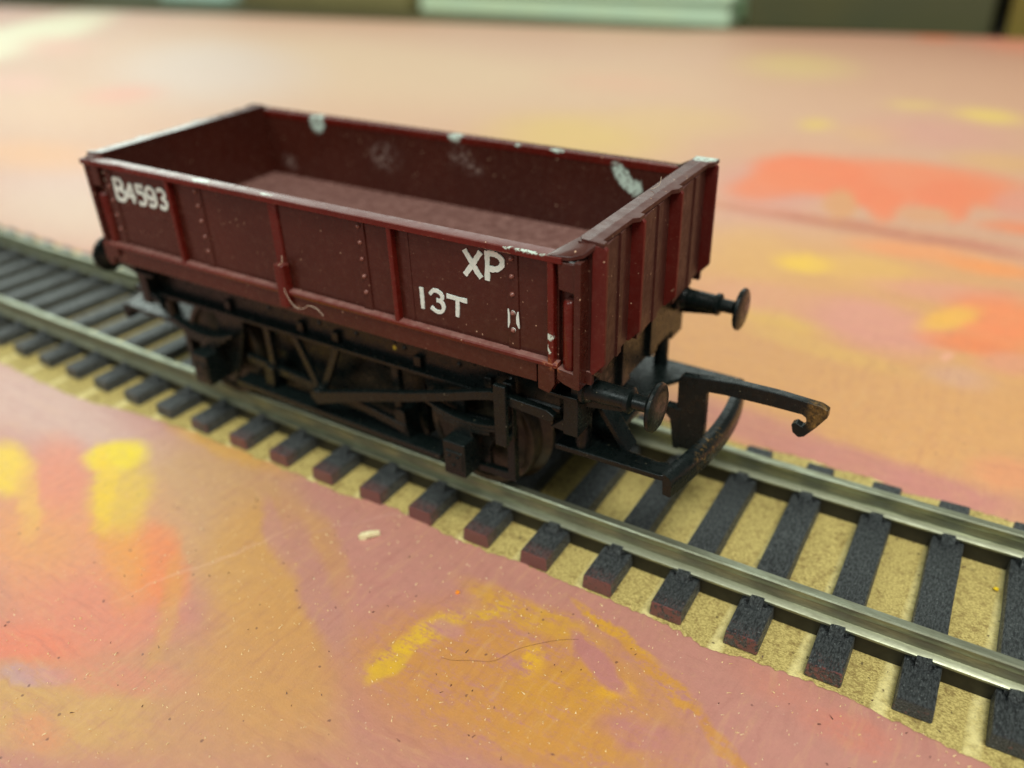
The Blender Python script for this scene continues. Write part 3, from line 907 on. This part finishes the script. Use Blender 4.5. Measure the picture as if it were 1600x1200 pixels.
def end(s, xin, lab):
    """end wall; s=+1 the right-hand end; xin the inner face"""
    X = lambda a, b: (min(xin + s * a, xin + s * b), max(xin + s * a, xin + s * b))
    HT = 30.15 if s > 0 else 29.3
    ti = 1.35 if s > 0 else .85
    bm = bmesh.new()
    box(bm, *X(ti, 2.75), -12.55, 12.55, 18.0, HT - .2)
    e = fin('end_panel', bm, M['body'], wg, .06)
    tag(e, lab)
    # top capping with the notched outer edge
    bm = bmesh.new()
    yr = (-12.5, -5.4, 2.9, 11.9)
    co = 3.75 if s > 0 else 2.9
    pts = [(xin + s * (ti - .05), -12.0)]
    pts += [(xin + s * (ti + .3), -12.5), (xin + s * co, -12.75)]
    for i, y in enumerate(yr):
        if i: pts += [(xin + s * (co - .45), y - 1.1), (xin + s * co, y - .6)]
        pts += [(xin + s * co, y + .35)]
        if i < 3: pts += [(xin + s * (co - .45), y + .5)]
    pts += [(xin + s * co, 12.75), (xin + s * (ti - .05), 12.75)]
    prism(bm, pts, 'z', HT - .42, HT)
    fin('end_cap', bm, M['body'], e, .05)
    for i, y in enumerate(yr):
        w = .45
        bm = bmesh.new()
        xo = xin + s * (4.0 if s > 0 else 3.0)
        # rib with a chamfered foot
        zb = 18.15
        prism(bm, [(xin + s * 2.7, zb), (xo - s * 1.0, zb), (xo, zb + 1.15), (xo, HT - .55), (xo - s * .25, HT - .3), (xin + s * 2.7, HT - .3)], 'y', y - w / 2, y + w / 2)
        fin('rib', bm, M['bare'], e, .09)
        if i < 3:
            d = yr[i + 1] - y
            bm = bmesh.new()
            prism(bm, [(xin + s * 2.6, y + .2), (xin + s * (3.6 if s > 0 else 2.9), y + .2), (xin + s * (3.25 if s > 0 else 2.85), y + d * .5), (xin + s * 2.85, y + d * .97), (xin + s * 2.6, y + d * .97)], 'z', 18.3, HT - .5)
            fin('web_plate', bm, M['body'], e, .04)
            bm = bmesh.new()
            prism(bm, [(xin + s * 2.8, y + d * .50), (xin + s * (3.42 if s > 0 else 3.0), y + d * .51), (xin + s * (3.30 if s > 0 else 3.0), y + d * .66), (xin + s * 2.8, y + d * .67)], 'z', 18.2, HT - .48)
            fin('strap', bm, M['body'], e, .05)
    # corner posts wrapping round on to the sides
    for q in (-1, 1):
        Y = lambda a, b: (min(q * a, q * b), max(q * a, q * b))
        bm = bmesh.new()
        box(bm, *X(1.75, 2.35), *Y(12.4, 13.95), 17.0, RT - .15)
        fin('corner_plate', bm, M['body'], e, .08)
        bm = bmesh.new()
        prism(bm, [(xin + s * .25, 25.95), (xin + s * 1.8, 25.8), (xin + s * 1.8, RT - .4), (xin + s * .15, RT - .4)], 'y', *Y(12.8, 13.8))
        fin('corner_block', bm, M['body'], e, .12)
        bm = bmesh.new()
        lathe(bm, [(.50, 0), (.62, .2), (.62, 7.2), (.50, 7.45), (.3, 7.55)], 'z', (xin + s * 1.05, q * 13.12, 17.5), 20)
        fin('door_hinge_tube', bm, M['bare'], e, 0, True)
        bm = bmesh.new()
        prism(bm, [(xin + s * .2, 18.7), (xin + s * .2, 17.6), (xin + s * .9, 17.25), (xin + s * 1.9, 17.0), (xin + s * 1.9, 18.5)], 'y', *Y(12.7, 13.95))
        fin('corner_block', bm, M['body'], e, .08)
        bm = bmesh.new()
        if s > 0:
            top = [(29.3, 13.9, 28.78), (31.4, 13.75, 28.95), (32.45, 13.4, 29.25), (33.3, 12.5, 30.08), (31.4, 11.8, 30.08), (30.2, 12.35, 29.2), (29.4, 12.6, 28.82)]
        else:
            top = [(-29.2, 13.9, 28.78), (-30.7, 13.75, 28.85), (-31.0, 12.5, 29.25), (-29.5, 11.9, 29.25), (-29.0, 12.5, 28.82)]
        b_ = bmesh.new()
        for x, y, z in top:
            b_.verts.new((x, q * y, z)); b_.verts.new((x, q * y, z - .35))
        bmesh.ops.convex_hull(b_, input=b_.verts)
        addbm(bm, b_)
        fin('corner_cap', bm, M['body'], e, .10)
        if s > 0:
            bm = bmesh.new()
            box(bm, *X(2.3, 2.9), *Y(12.2, 12.75), 17.1, 18.4)
            fin('corner_foot', bm, M['body'], e, .08)
    return e


end(1, 30.1, 'right-hand end wall with upright ribs, facing the coupling')
end(-1, -28.4, 'far left end wall')

# ------------------------------------------------------------------ black underframe
fr = fin('underframe_with_shade_fill', box(box(box(bmesh.new(), -31, 31, -9.2, 9.2, 14.2, 16.7), -30, 30, -4.5, 4.5, 12.0, 14.3), -10.2, 11.2, -8.6, 8.6, 2.1, 14.3), M['black'], wg, .1)  # lowest box is an added dark filler standing in for shade between the wheels
tag(fr, 'dark floor pan under the wagon, with an added block in place of shade between the wheels')
for s in (-1, 1):
    Y = lambda a, b: (min(s * a, s * b), max(s * a, s * b))
    bm = bmesh.new()
    box(bm, -31.2, 28.7, *Y(9.0, 10.45), 12.35, 16.65)
    sb = fin('solebar', bm, M['black'], wg, .06)
    bm = bmesh.new()
    prism(bm, [(s * 9.0, 11.85), (s * 9.0, 12.4), (s * 10.5, 12.42), (s * 11.5, 12.22), (s * 11.5, 11.85)], 'x', -31.2, 20.6)
    prism(bm, [(s * 9.0, 11.85), (s * 9.0, 12.4), (s * 10.5, 12.42), (s * 10.7, 12.22), (s * 10.7, 11.85)], 'x', 20.6, 28.8)
    fin('flange', bm, M['black'], sb, .05)
    for x in (-15.0, -3.6, 1.5, 12.5, 21.0):
        bm = bmesh.new(); box(bm, x - .45, x + .45, *Y(10.4, 11.0), 12.4, 13.6)
        fin('bracket', bm, M['black'], sb, .08)
    bm = bmesh.new()
    for x in (-27, -22, -17.5, -12.3, -8.5, -6, -1.0, 4.2, 7.2, 9.4, 10.6, 14.8, 17.4, 19.2, 23.4, 26):
        lathe(bm, [(.30, 0), (.28, s * .12), (.15, s * .22)], 'y', (x, s * 10.42, 14.3 + .5 * math.sin(x)), 10)
    for i in range(26):
        lathe(bm, [(.20, 0), (.18, .10), (.1, .16)], 'z', (-28 + i * 1.9, s * 10.95, 12.3), 8)
    rv = fin('rivets', bm, M['black'], sb, 0, True); rv['kind'] = 'stuff'

    # brake lever, v-hanger and rods
    lev_top = [(-.7, 6.55), (3, 7.65), (8, 9.15), (12.4, 10.35), (17.9, 12.05), (20.5, 12.95), (22.5, 13.55), (24.0, 13.55), (28.6, 13.35)]
    hh = [1.55, 1.35, 1.2, 1.1, 1.0, 1.0, 1.0, 1.0, 1.1]
    pts = lev_top + [(29.4, 12.9), (29.3, 12.4), (28.9, 12.2)] + [(a, b - h) for (a, b), h in list(zip(lev_top, hh))[::-1][1:]] + [(-1.3, 5.7)]
    bm = bmesh.new(); prism(bm, pts, 'y', *Y(12.15, 12.95))
    lv = fin('brake_lever', bm, M['black'], wg, .10)
    bm = bmesh.new()
    lathe(bm, [(.75, 0), (.8, s * .5), (.6, s * .9)], 'y', (-.9, s * 12.0, 6.0), 16)
    fin('pivot', bm, M['black'], lv, 0, True)
    bm = bmesh.new()
    for (x0, z0), (x1, z1) in (((-4.2, 12.0), (-1.55, 5.9)), ((2.0, 12.0), (-.95, 5.9))):
        prism(bm, [(x0 - .45, z0), (x0 + .45, z0), (x1 + .45, z1), (x1 - .45, z1)], 'y', *Y(11.0, 11.6) if x0 < 0 else Y(11.02, 11.58))
    lathe(bm, [(.8, 0), (.8, s * .9)], 'y', (-1.3, s * 10.9, 5.9), 14)
    fin('v_hanger', bm, M['black'], wg, .06)
    bm = bmesh.new()
    box(bm, 23.25, 24.6, *Y(12.95, 13.5), 8.1, 14.85)
    box(bm, 23.4, 24.5, *Y(11.3, 12.1), 8.4, 14.4)
    box(bm, 23.5, 24.4, *Y(12.0, 13.0), 8.15, 8.9)
    fin('lever_guide', bm, M['black'], wg, .14)
    # low tie bar between the axle boxes and the sloping brake rod
    bm = bmesh.new()
    prism(bm, [(-14.5, 3.9), (-14.5, 3.1), (15.5, 2.7), (15.5, 3.4)], 'y', *Y(9.9, 12.3))
    fin('tie_bar', bm, M['black'], wg, .1)
    bm = bmesh.new()
    prism(bm, [(-13.4, 7.0), (-13.2, 6.0), (-1.6, 5.0), (-1.6, 6.0)], 'y', *Y(10.2, 11.0))
    prism(bm, [(2.2, 6.6), (2.2, 5.6), (10.6, 4.0), (10.6, 5.1)], 'y', *Y(11.0, 11.7))
    fin('brake_rod', bm, M['black'], wg, .1)
    for xc, m_ in ((19.2, 1), (-18.6, -1)):
        # wheel guard frame, axle box, leaf spring; m_ mirrors the left set
        X = lambda dx: xc + m_ * dx
        P = lambda pts: [(X(a), b) for a, b in pts]
        bm = bmesh.new()
        prism(bm, P([(-6.0, 12.0), (-5.3, 9.2), (-3.9, 5.2), (-2.2, 2.4), (2.0, 2.4), (1.7, 5.2), (2.6, 7.2), (3.6, 8.3), (3.4, 9.0), (-.9, 8.7), (-1.4, 12.0)]), 'y', *Y(10.5, 11.1))
        fr_ = fin('axle_guard', bm, M['black'], wg, .08)
        bm = bmesh.new()
        prism(bm, P([(.6, 2.5), (.6, 3.3), (4.1, 3.5), (4.1, 9.0), (5.0, 9.0), (5.0, 2.6)]), 'y', *Y(10.7, 11.5))
        fin('brake_hanger', bm, M['black'], fr_, .08)
        bm = bmesh.new()
        prism(bm, P([(-8.9, 2.4), (-9.9, 4.4), (-10.0, 6.6), (-9.2, 6.9), (-8.6, 6.6), (-8.5, 4.6), (-7.9, 2.6)]), 'y', *Y(9.2, 11.6))
        box(bm, min(X(-9.2), X(-10.1)), max(X(-9.2), X(-10.1)), *Y(10.4, 11.2), 6.3, 12.0)
        fin('brake_shoe', bm, M['black'], fr_, .1)
        bm = bmesh.new()
        ax_c = xc - m_ * .45
        box(bm, ax_c - 1.3, ax_c + 1.3, *Y(11.0, 14.2), 3.2, 7.2)
        prism(bm, [(ax_c - 1.3, 7.0), (ax_c + 1.3, 7.0), (ax_c + .9, 8.5), (ax_c - .9, 8.5)], 'y', *Y(11.0, 12.6))
        box(bm, ax_c - 1.05, ax_c + 1.05, *Y(13.9, 14.35), 3.9, 6.2)
        ab = fin('axle_box', bm, M['black'], wg, .16)
        bm = bmesh.new()
        for bx_, bz_ in ((-.5, 5.6), (.5, 5.6), (0, 4.6)):
            lathe(bm, [(.2, 0), (.18, s * .14), (.1, s * .2)], 'y', (ax_c + bx_, s * 14.33, bz_), 10)
        rv = fin('bolts', bm, M['black'], ab, 0, True); rv['kind'] = 'stuff'
        bm = bmesh.new()
        for lf in range(3):
            hw = 5.2 - lf * 1.2; n_ = 14
            up, lo = [], []
            for i in range(n_ + 1):
                dx = -hw + 2 * hw * i / n_
                z = 9.0 - lf * .42 + .045 * dx * dx
                up.append((X(dx), z)); lo.append((X(dx), z - .38))
            prism(bm, up + lo[::-1], 'y', *Y(11.5 + .02 * lf, 12.6 - .02 * lf))
        fin('leaf_spring', bm, M['black'], wg, .05)

# wheelsets: wheels rest on the rail tops
for xc in (19.2, -18.6):
    zr = -.02 - xc * -0.0069 * -1 + 0.08 * -1
    R = 6.25
    cz = R + (0.0069 * xc) + bow(xc) - .0
    bm = bmesh.new()
    lathe(bm, [(.9, -11.5), (1.0, -9.3), (.9, 9.3), (.9, 11.5)], 'y', (xc, 0, cz), 16)
    axl = fin('axle', bm, M['wheel'], wg, 0, True)
    for s in (-1, 1):
        bm = bmesh.new()
        prof = [(1.6, s * 7.2), (R - 1.2, s * 7.3), (R + .75, s * 7.15), (R + .85, s * 7.6), (R + .35, s * 7.95), (R + .05, s * 8.25), (R, s * 9.75), (R - .12, s * 9.9), (R - .75, s * 9.9), (R - .85, s * 9.35), (R - 1.8, s * 9.2), (2.4, s * 9.2), (2.2, s * 9.8), (1.2, s * 9.9)]
        lathe(bm, prof, 'y', (xc, 0, cz), 56)
        fin('wheel', bm, M['wheel'], wg, 0, True)

# headstocks, buffers and couplings at both ends
def chassis_end(s, x0):
    """s=+1 right; x0 the outer face of the headstock"""
    X = lambda a, b: (min(x0 + s * a, x0 + s * b), max(x0 + s * a, x0 + s * b))
    px = lambda pts: [(x0 + s * a, b) for a, b in pts]
    bm = bmesh.new()
    box(bm, *X(-1.0, 0), -9.6, 9.6, 12.0, 17.9)
    h = fin('headstock', bm, M['black'], wg, .08)
    for q in (-1, 1):
        Y = lambda a, b: (min(q * a, q * b), max(q * a, q * b))
        bm = bmesh.new()
        box(bm, *X(-1.5, 0), *Y(9.4, 12.3), 10.9, 14.95)
        box(bm, *X(-3.2, -.02), *Y(10.6, 12.45), 14.7, 15.1)
        prism(bm, px([(-1.5, 11.0), (-3.0, 11.1), (-1.5, 12.4)]), 'y', *Y(10.9, 12.1))
        box(bm, *X(-.9, .3), *Y(9.3, 12.0), 14.6, 16.9)
        fin('headstock_end', bm, M['black'], h, .1)
        # buffer: flanged base, tapered shank, collar, neck and head
        c = (x0, q * 10.87, 15.5)
        bm = bmesh.new()
        lathe(bm, [(1.5, s * 0), (1.5, s * .35), (1.25, s * .5), (1.15, s * .9), (1.05, s * 1.0), (.95, s * 4.0), (1.18, s * 4.1), (1.2, s * 4.5), (1.0, s * 4.65), (.72, s * 4.75), (.70, s * 6.2)], 'x', c, 28)
        prism(bm, px([(.2, 13.9), (.2, 14.8), (4.2, 14.9), (4.4, 14.55)]), 'y', *Y(10.87 - .55, 10.87 + .55))
        bf = fin('buffer', bm, M['black'], wg, 0, True)
        if s > 0:
            tag(bf, 'nearer buffer on the right-hand end' if q < 0 else 'farther buffer on the right-hand end')
        bm = bmesh.new()
        lathe(bm, [(.7, s * 6.0), (1.1, s * 6.35), (2.12, s * 6.55), (2.25, s * 6.7), (2.22, s * 6.95), (2.0, s * 7.08), (1.0, s * 7.16), (.1, s * 7.18)], 'x', c, 40)
        fin('buffer_head', bm, M['black'], bf, 0, True)
        # stiffening gusset on the headstock face
        bm = bmesh.new()
        prism(bm, [(x0 + s * 0, q * 2.4), (x0 + s * .5, q * 2.4), (x0 + s * .5, q * 4.2), (x0, q * 4.2)], 'z', 12.2, 17.8)
        fin('gusset', bm, M['black'], h, .06)
        bm = bmesh.new()
        if q < 0: prism(bm, px([(-.2, 11.9), (.5, 11.9), (3.3, 7.95), (2.6, 7.95)]), 'y', *Y(6.2, 8.3))
        lathe(bm, [(.8, 0), (.8, 4.2)], 'z', (x0 - s * 1.0, q * 9.2, 7.9), 14)
        fin('coupling_bracket', bm, M['black'], h, .08)
    # coupling
    cp = fin('coupling', box(bmesh.new(), *X(-6, .9), -4.9, 4.9, 7.3, 8.0), M['black'], wg, .1)
    if s > 0: tag(cp, 'tension-lock coupling on the right-hand end with a long hook and a curved bar')
    # bar: one arm plate each side and the bowed front strip
    bm = bmesh.new()
    xe = 7.9
    for q in (-1, 1):
        inner = [(-3.5, q * 4.6), (.9, q * 4.8), (1.5, q * 5.8), (2.3, q * 7.1), (3.4, q * 7.9), (xe - 1.6, q * 8.1), (xe - .7, q * 7.7)]
        outer = [(xe - .1, q * 9.7), (xe - .6, q * 10.1), (-3.5, q * 10.3)]
        prism(bm, [(x0 + s * a, b) for a, b in inner + outer], 'z', 7.35, 7.95)
        fin('bar_arm', bm, M['black'], cp, .1)
        bm = bmesh.new()
    bm.free()
    front = smooth_path([(8.0, -10.0, 0), (8.75, -6.2, 0), (9.3, -2.2, 0), (9.4, 2.2, 0), (9.0, 6.2, 0), (8.1, 10.0, 0)], 6)
    b = bmesh.new(); rings = []
    n = len(front)
    for i, p in enumerate(front):
        d = (front[min(i + 1, n - 1)] - front[max(i - 1, 0)]).normalized()
        nn = Vector((d.y, -d.x, 0))
        prof = [(-.95, 8.0), (-.35, 8.03), (.1, 7.88), (.36, 7.5), (.44, 7.0), (.42, 5.9), (.3, 5.8), (-.45, 5.8), (-.55, 7.25), (-.9, 7.38)]
        rings.append([b.verts.new((x0 + s * (p.x + nn.x * a), p.y + nn.y * a, z)) for a, z in prof])
    for i in range(n - 1):
        for k in range(10):
            b.faces.new((rings[i][k], rings[i][(k + 1) % 10], rings[i + 1][(k + 1) % 10], rings[i + 1][k]))
    b.faces.new(rings[0]); b.faces.new(rings[-1][::-1])
    bm = bmesh.new(); addbm(bm, b)
    fin('coupling_bar', bm, M['black'], cp, 0, True)
    # hook: upright block, long arm and a hooked tip
    hp = [(4.9, 4.4), (4.75, 12.4), (5.1, 12.85), (10.6, 13.5), (14.5, 13.55), (18.2, 13.35), (18.9, 13.05), (18.9, 12.3), (18.1, 11.0), (17.2, 9.75), (16.7, 9.5), (16.1, 9.9), (15.9, 10.7),
          (16.3, 11.0), (16.9, 10.75), (17.2, 11.1), (17.1, 11.75), (16.7, 12.0), (13.5, 12.0), (9.6, 11.9), (7.9, 11.75), (7.65, 11.5), (7.8, 6.0), (7.7, 4.6)]
    bm = bmesh.new(); prism(bm, px(hp), 'y', -.45, .45)
    fin('coupling_hook', bm, M['black'], cp, .1)
    bm = bmesh.new()
    prism(bm, px([(4.7, 4.3), (5.3, 4.3), (5.3, 9.1), (3.6, 9.1), (3.4, 8.4), (4.2, 7.6)]), 'y', -.55, .55)
    fin('hook_pivot', bm, M['black'], cp, .12)


chassis_end(1, 31.5)
chassis_end(-1, -28.8)

# ------------------------------------------------------------------ loose things
def small(name, bm, mat, loc, label, cat, group=None, bev=0.0, smooth=False):
    o = fin(name, bm, mat, None, bev, smooth)
    o.location = loc
    return tag(o, label, cat, group)


cr = mat_plain('cream_wood', (235, 225, 180), .6, (205, 190, 140), 2)
bm = bmesh.new()
tube(bm, [(-.75, -.75, .25), (-.45, -.4, .35), (0, 0, .42), (.4, .45, .38), (.7, .9, .3)], [.16, .36, .38, .34, .2], 7)
for v in bm.verts: v.co += Vector([mnoise.noise(v.co * 3 + Vector((k * 7, 0, 0))) * .2 for k in range(3)])
small('wood_chip', bm, cr, (11.3, -19.3, BZ + TH + bow(11) + .0), 'pale cream wood chip lying on the pink paint below the wagon', 'chip', smooth=True)
yel = mat_plain('yellow_crumb', (235, 205, 40), .5, (220, 180, 20), 3)
orange = mat_plain('orange_crumb', (245, 150, 30), .5, (235, 130, 30), 3)
def crumb(mat, loc, r, label):
    bm = bmesh.new(); bmesh.ops.create_icosphere(bm, subdivisions=2, radius=r)
    for v in bm.verts: v.co = v.co * (1 + .8 * mnoise.noise(v.co * 5 + Vector(loc))); v.co.z *= .6
    small('crumb', bm, mat, loc, label, 'crumb', smooth=True)
crumb(yel, (60.4, 9.6, -3.0), .27, 'tiny yellow crumb caught at the foot of the far rail')
crumb(yel, (67.3, 5.9, -5.0), .24, 'tiny yellow crumb on the bare card between two sleepers at the right')
crumb(orange, (23.9, -21.1, BZ + TH + .05 + bow(24)), .24, 'tiny orange crumb on the pink paint near the yellow stroke')
hair = mat_plain('brown_hair', (140, 92, 58), .4)
def zb(x): return BZ + TH + bow(x) + .04
bm = bmesh.new()
tube(bm, smooth_path([(27.3, -28.3, zb(27)), (28.4, -28.0, zb(28)), (29.5, -27.4, zb(29) + .1), (31.5, -26.3, zb(31) + .15), (32.6, -23.9, zb(32)), (34.9, -21.5, zb(35) + .1), (36.6, -20.2, zb(36))], 6), .013, 5)
tag(fin('hair', bm, hair), 'thin brown hair curling over the ochre paint in front of the wagon', 'hair')
fib = mat_plain('pale_fibre', (225, 205, 180), .5)
bm = bmesh.new()
tube(bm, smooth_path([(-.9, -14.05, 19.6), (-.7, -14.1, 19.0), (-.2, -14.1, 18.1), (.6, -14.05, 17.55), (1.4, -13.95, 17.7), (2.15, -13.9, 18.15), (3.15, -13.85, 18.0), (3.9, -13.85, 17.4)], 5), .022, 5)
tag(fin('fibre', bm, fib), 'short curly pale fibre stuck below the middle of the wagon side', 'fibre')
rnd = random.Random(3)
for (x, y, z, lab) in ((-1.0, -14.2, 22.3, 'fine fibre standing up from the peg on the wagon side'), (31.9, 1.5, 30.3, 'fine pale fibre on the right-hand end wall top')):
    bm = bmesh.new()
    tube(bm, smooth_path([(x, y, z - .3), (x + .4, y - .1, z - .1), (x + .9, y - .2, z + .3), (x + 1.0, y - .15, z + 1.0)], 4), .025, 5)
    tag(fin('fibre', bm, fib), lab, 'fibre')

# pale grit and fibres strewn over the near paint and on the card: nobody could count it
def grit(name, mat, n, region, label, rs=(.03, .085)):
    bm = bmesh.new(); rnd = random.Random(n)
    i = 0
    while i < n:
        x, y = rnd.uniform(*region[0]), rnd.uniform(*region[1])
        i += 1
        z = BZ + TH + bow(x) if y < rough_edge(NEAR, x, 1) - .4 else BZ + bow(x)
        a = rnd.uniform(0, PI); L = rnd.uniform(*rs) * rnd.choice((1, 1, 1.6, 2.6)); w = rnd.uniform(.03, .07)
        c_, s_ = math.cos(a), math.sin(a)
        b0 = Vector((x - L * c_, y - L * s_, z + .02)); b1 = Vector((x + L * c_, y + L * s_, z + rnd.uniform(.02, .12)))
        nrm = Vector((-s_, c_, 0)) * w
        vs = [bm.verts.new(b0 - nrm), bm.verts.new(b0 + nrm), bm.verts.new(b1), bm.verts.new((b0 + b1) / 2 + Vector((0, 0, w * 1.5)))]
        for f in ((0, 1, 2), (0, 1, 3), (1, 2, 3), (0, 2, 3)): bm.faces.new([vs[k] for k in f])
    me = bpy.data.meshes.new(name); bm.to_mesh(me); bm.free(); me.materials.append(mat)
    o = bpy.data.objects.new(name, me); C.objects.link(o)
    return tag(o, label, 'grit', kind='stuff')
gm = mat_plain('grit_pale', (240, 222, 180), .35, (225, 190, 120), 3)
gd = mat_plain('grit_dark', (90, 55, 45), .6, (60, 45, 35), 3)
grit('grit', gm, 1500, ((-12, 75), (-60, -14)), 'pale dust and fibres scattered over the paint in front of the track')
grit('grit', gd, 260, ((-12, 75), (-60, 18)), 'dark specks of dirt scattered over the board and card', (.04, .10))

# ------------------------------------------------------------------ behind the board
tm = mat_plain('tabletop_olive', (92, 86, 52), .55, (74, 70, 44), .01)
tt = fin('table_top', box(bmesh.new(), -2200, 1500, -400, 1400, -60, BZ - 3.02 + TZ * 9025 - .4), tm)
tag(tt, 'plain table top under the board', None, kind='structure')


def bgbox(name, x0, x1, y0, y1, h, mat, label, cat, lip=2.0):
    """a shallow lidded box or tray standing on the table behind the board"""
    z0 = BZ - 3.02 + TZ * 9025 - .4
    e = empty(name, ((x0 + x1) / 2, (y0 + y1) / 2, z0))
    tag(e, label, cat)
    w, d = (x1 - x0) / 2, (y1 - y0) / 2
    fin(cat.split()[-1] + '_body', box(bmesh.new(), -w, w, -d, d, 0, h * .72), mat, e, 1.0)
    fin('lid', box(bmesh.new(), -w - lip, w + lip, -d - lip, d + lip, h * .72 + .02, h), mat, e, 1.2)
    return e


mint = mat_plain('mint_plastic', (196, 245, 226), .4, (210, 245, 226), .02)
mint2 = mat_plain('pale_green_plastic', (226, 248, 206), .4, (214, 242, 210), .02)
olive = mat_plain('olive_card', (128, 120, 76), .6, (140, 132, 84), .02)
dkol = mat_plain('dark_olive_card', (86, 84, 50), .6, (78, 80, 52), .02)
teal = mat_plain('teal_grey_plastic', (132, 158, 134), .5, (142, 166, 146), .02)
dk = mat_plain('dark_green_box', (48, 58, 46), .5, (58, 70, 56), .02)
gold = mat_plain('olive_gold_card', (128, 110, 40), .6, (120, 104, 44), .02)
bgbox('storage_box', -900, -585, 330, 420, 60, dk, 'dark green box behind the far left edge of the board', 'storage box')
bgbox('plastic_tub', -575, -500, 345, 420, 55, teal, 'grey-green tub behind the board, left of the bright mint one', 'plastic tub')
bgbox('plastic_tub', -492, -425, 345, 430, 60, mint, 'bright mint tub behind the board at the upper left', 'plastic tub')
bgbox('card_carton', -415, -278, 350, 430, 60, olive, 'olive card carton behind the board between the mint tub and the pale tray', 'carton')
bgbox('plastic_tub', -270, -182, 370, 450, 60, teal, 'grey-green tub standing behind the pale tray', 'plastic tub')
bgbox('plastic_tray', -268, -86, 350, 362, 14.5, mint2, 'low pale green tray lying along the back edge of the board', 'tray')
bgbox('plastic_tub', -178, -84, 370, 450, 60, mint2, 'pale green tub behind the tray, beside the dark olive carton', 'plastic tub')
bgbox('card_carton', -78, 24, 350, 440, 70, dkol, 'dark olive card carton behind the board at the upper right', 'carton')
bgbox('card_carton', 30, 130, 352, 440, 70, gold, 'golden brown card carton at the far right behind the board', 'carton')
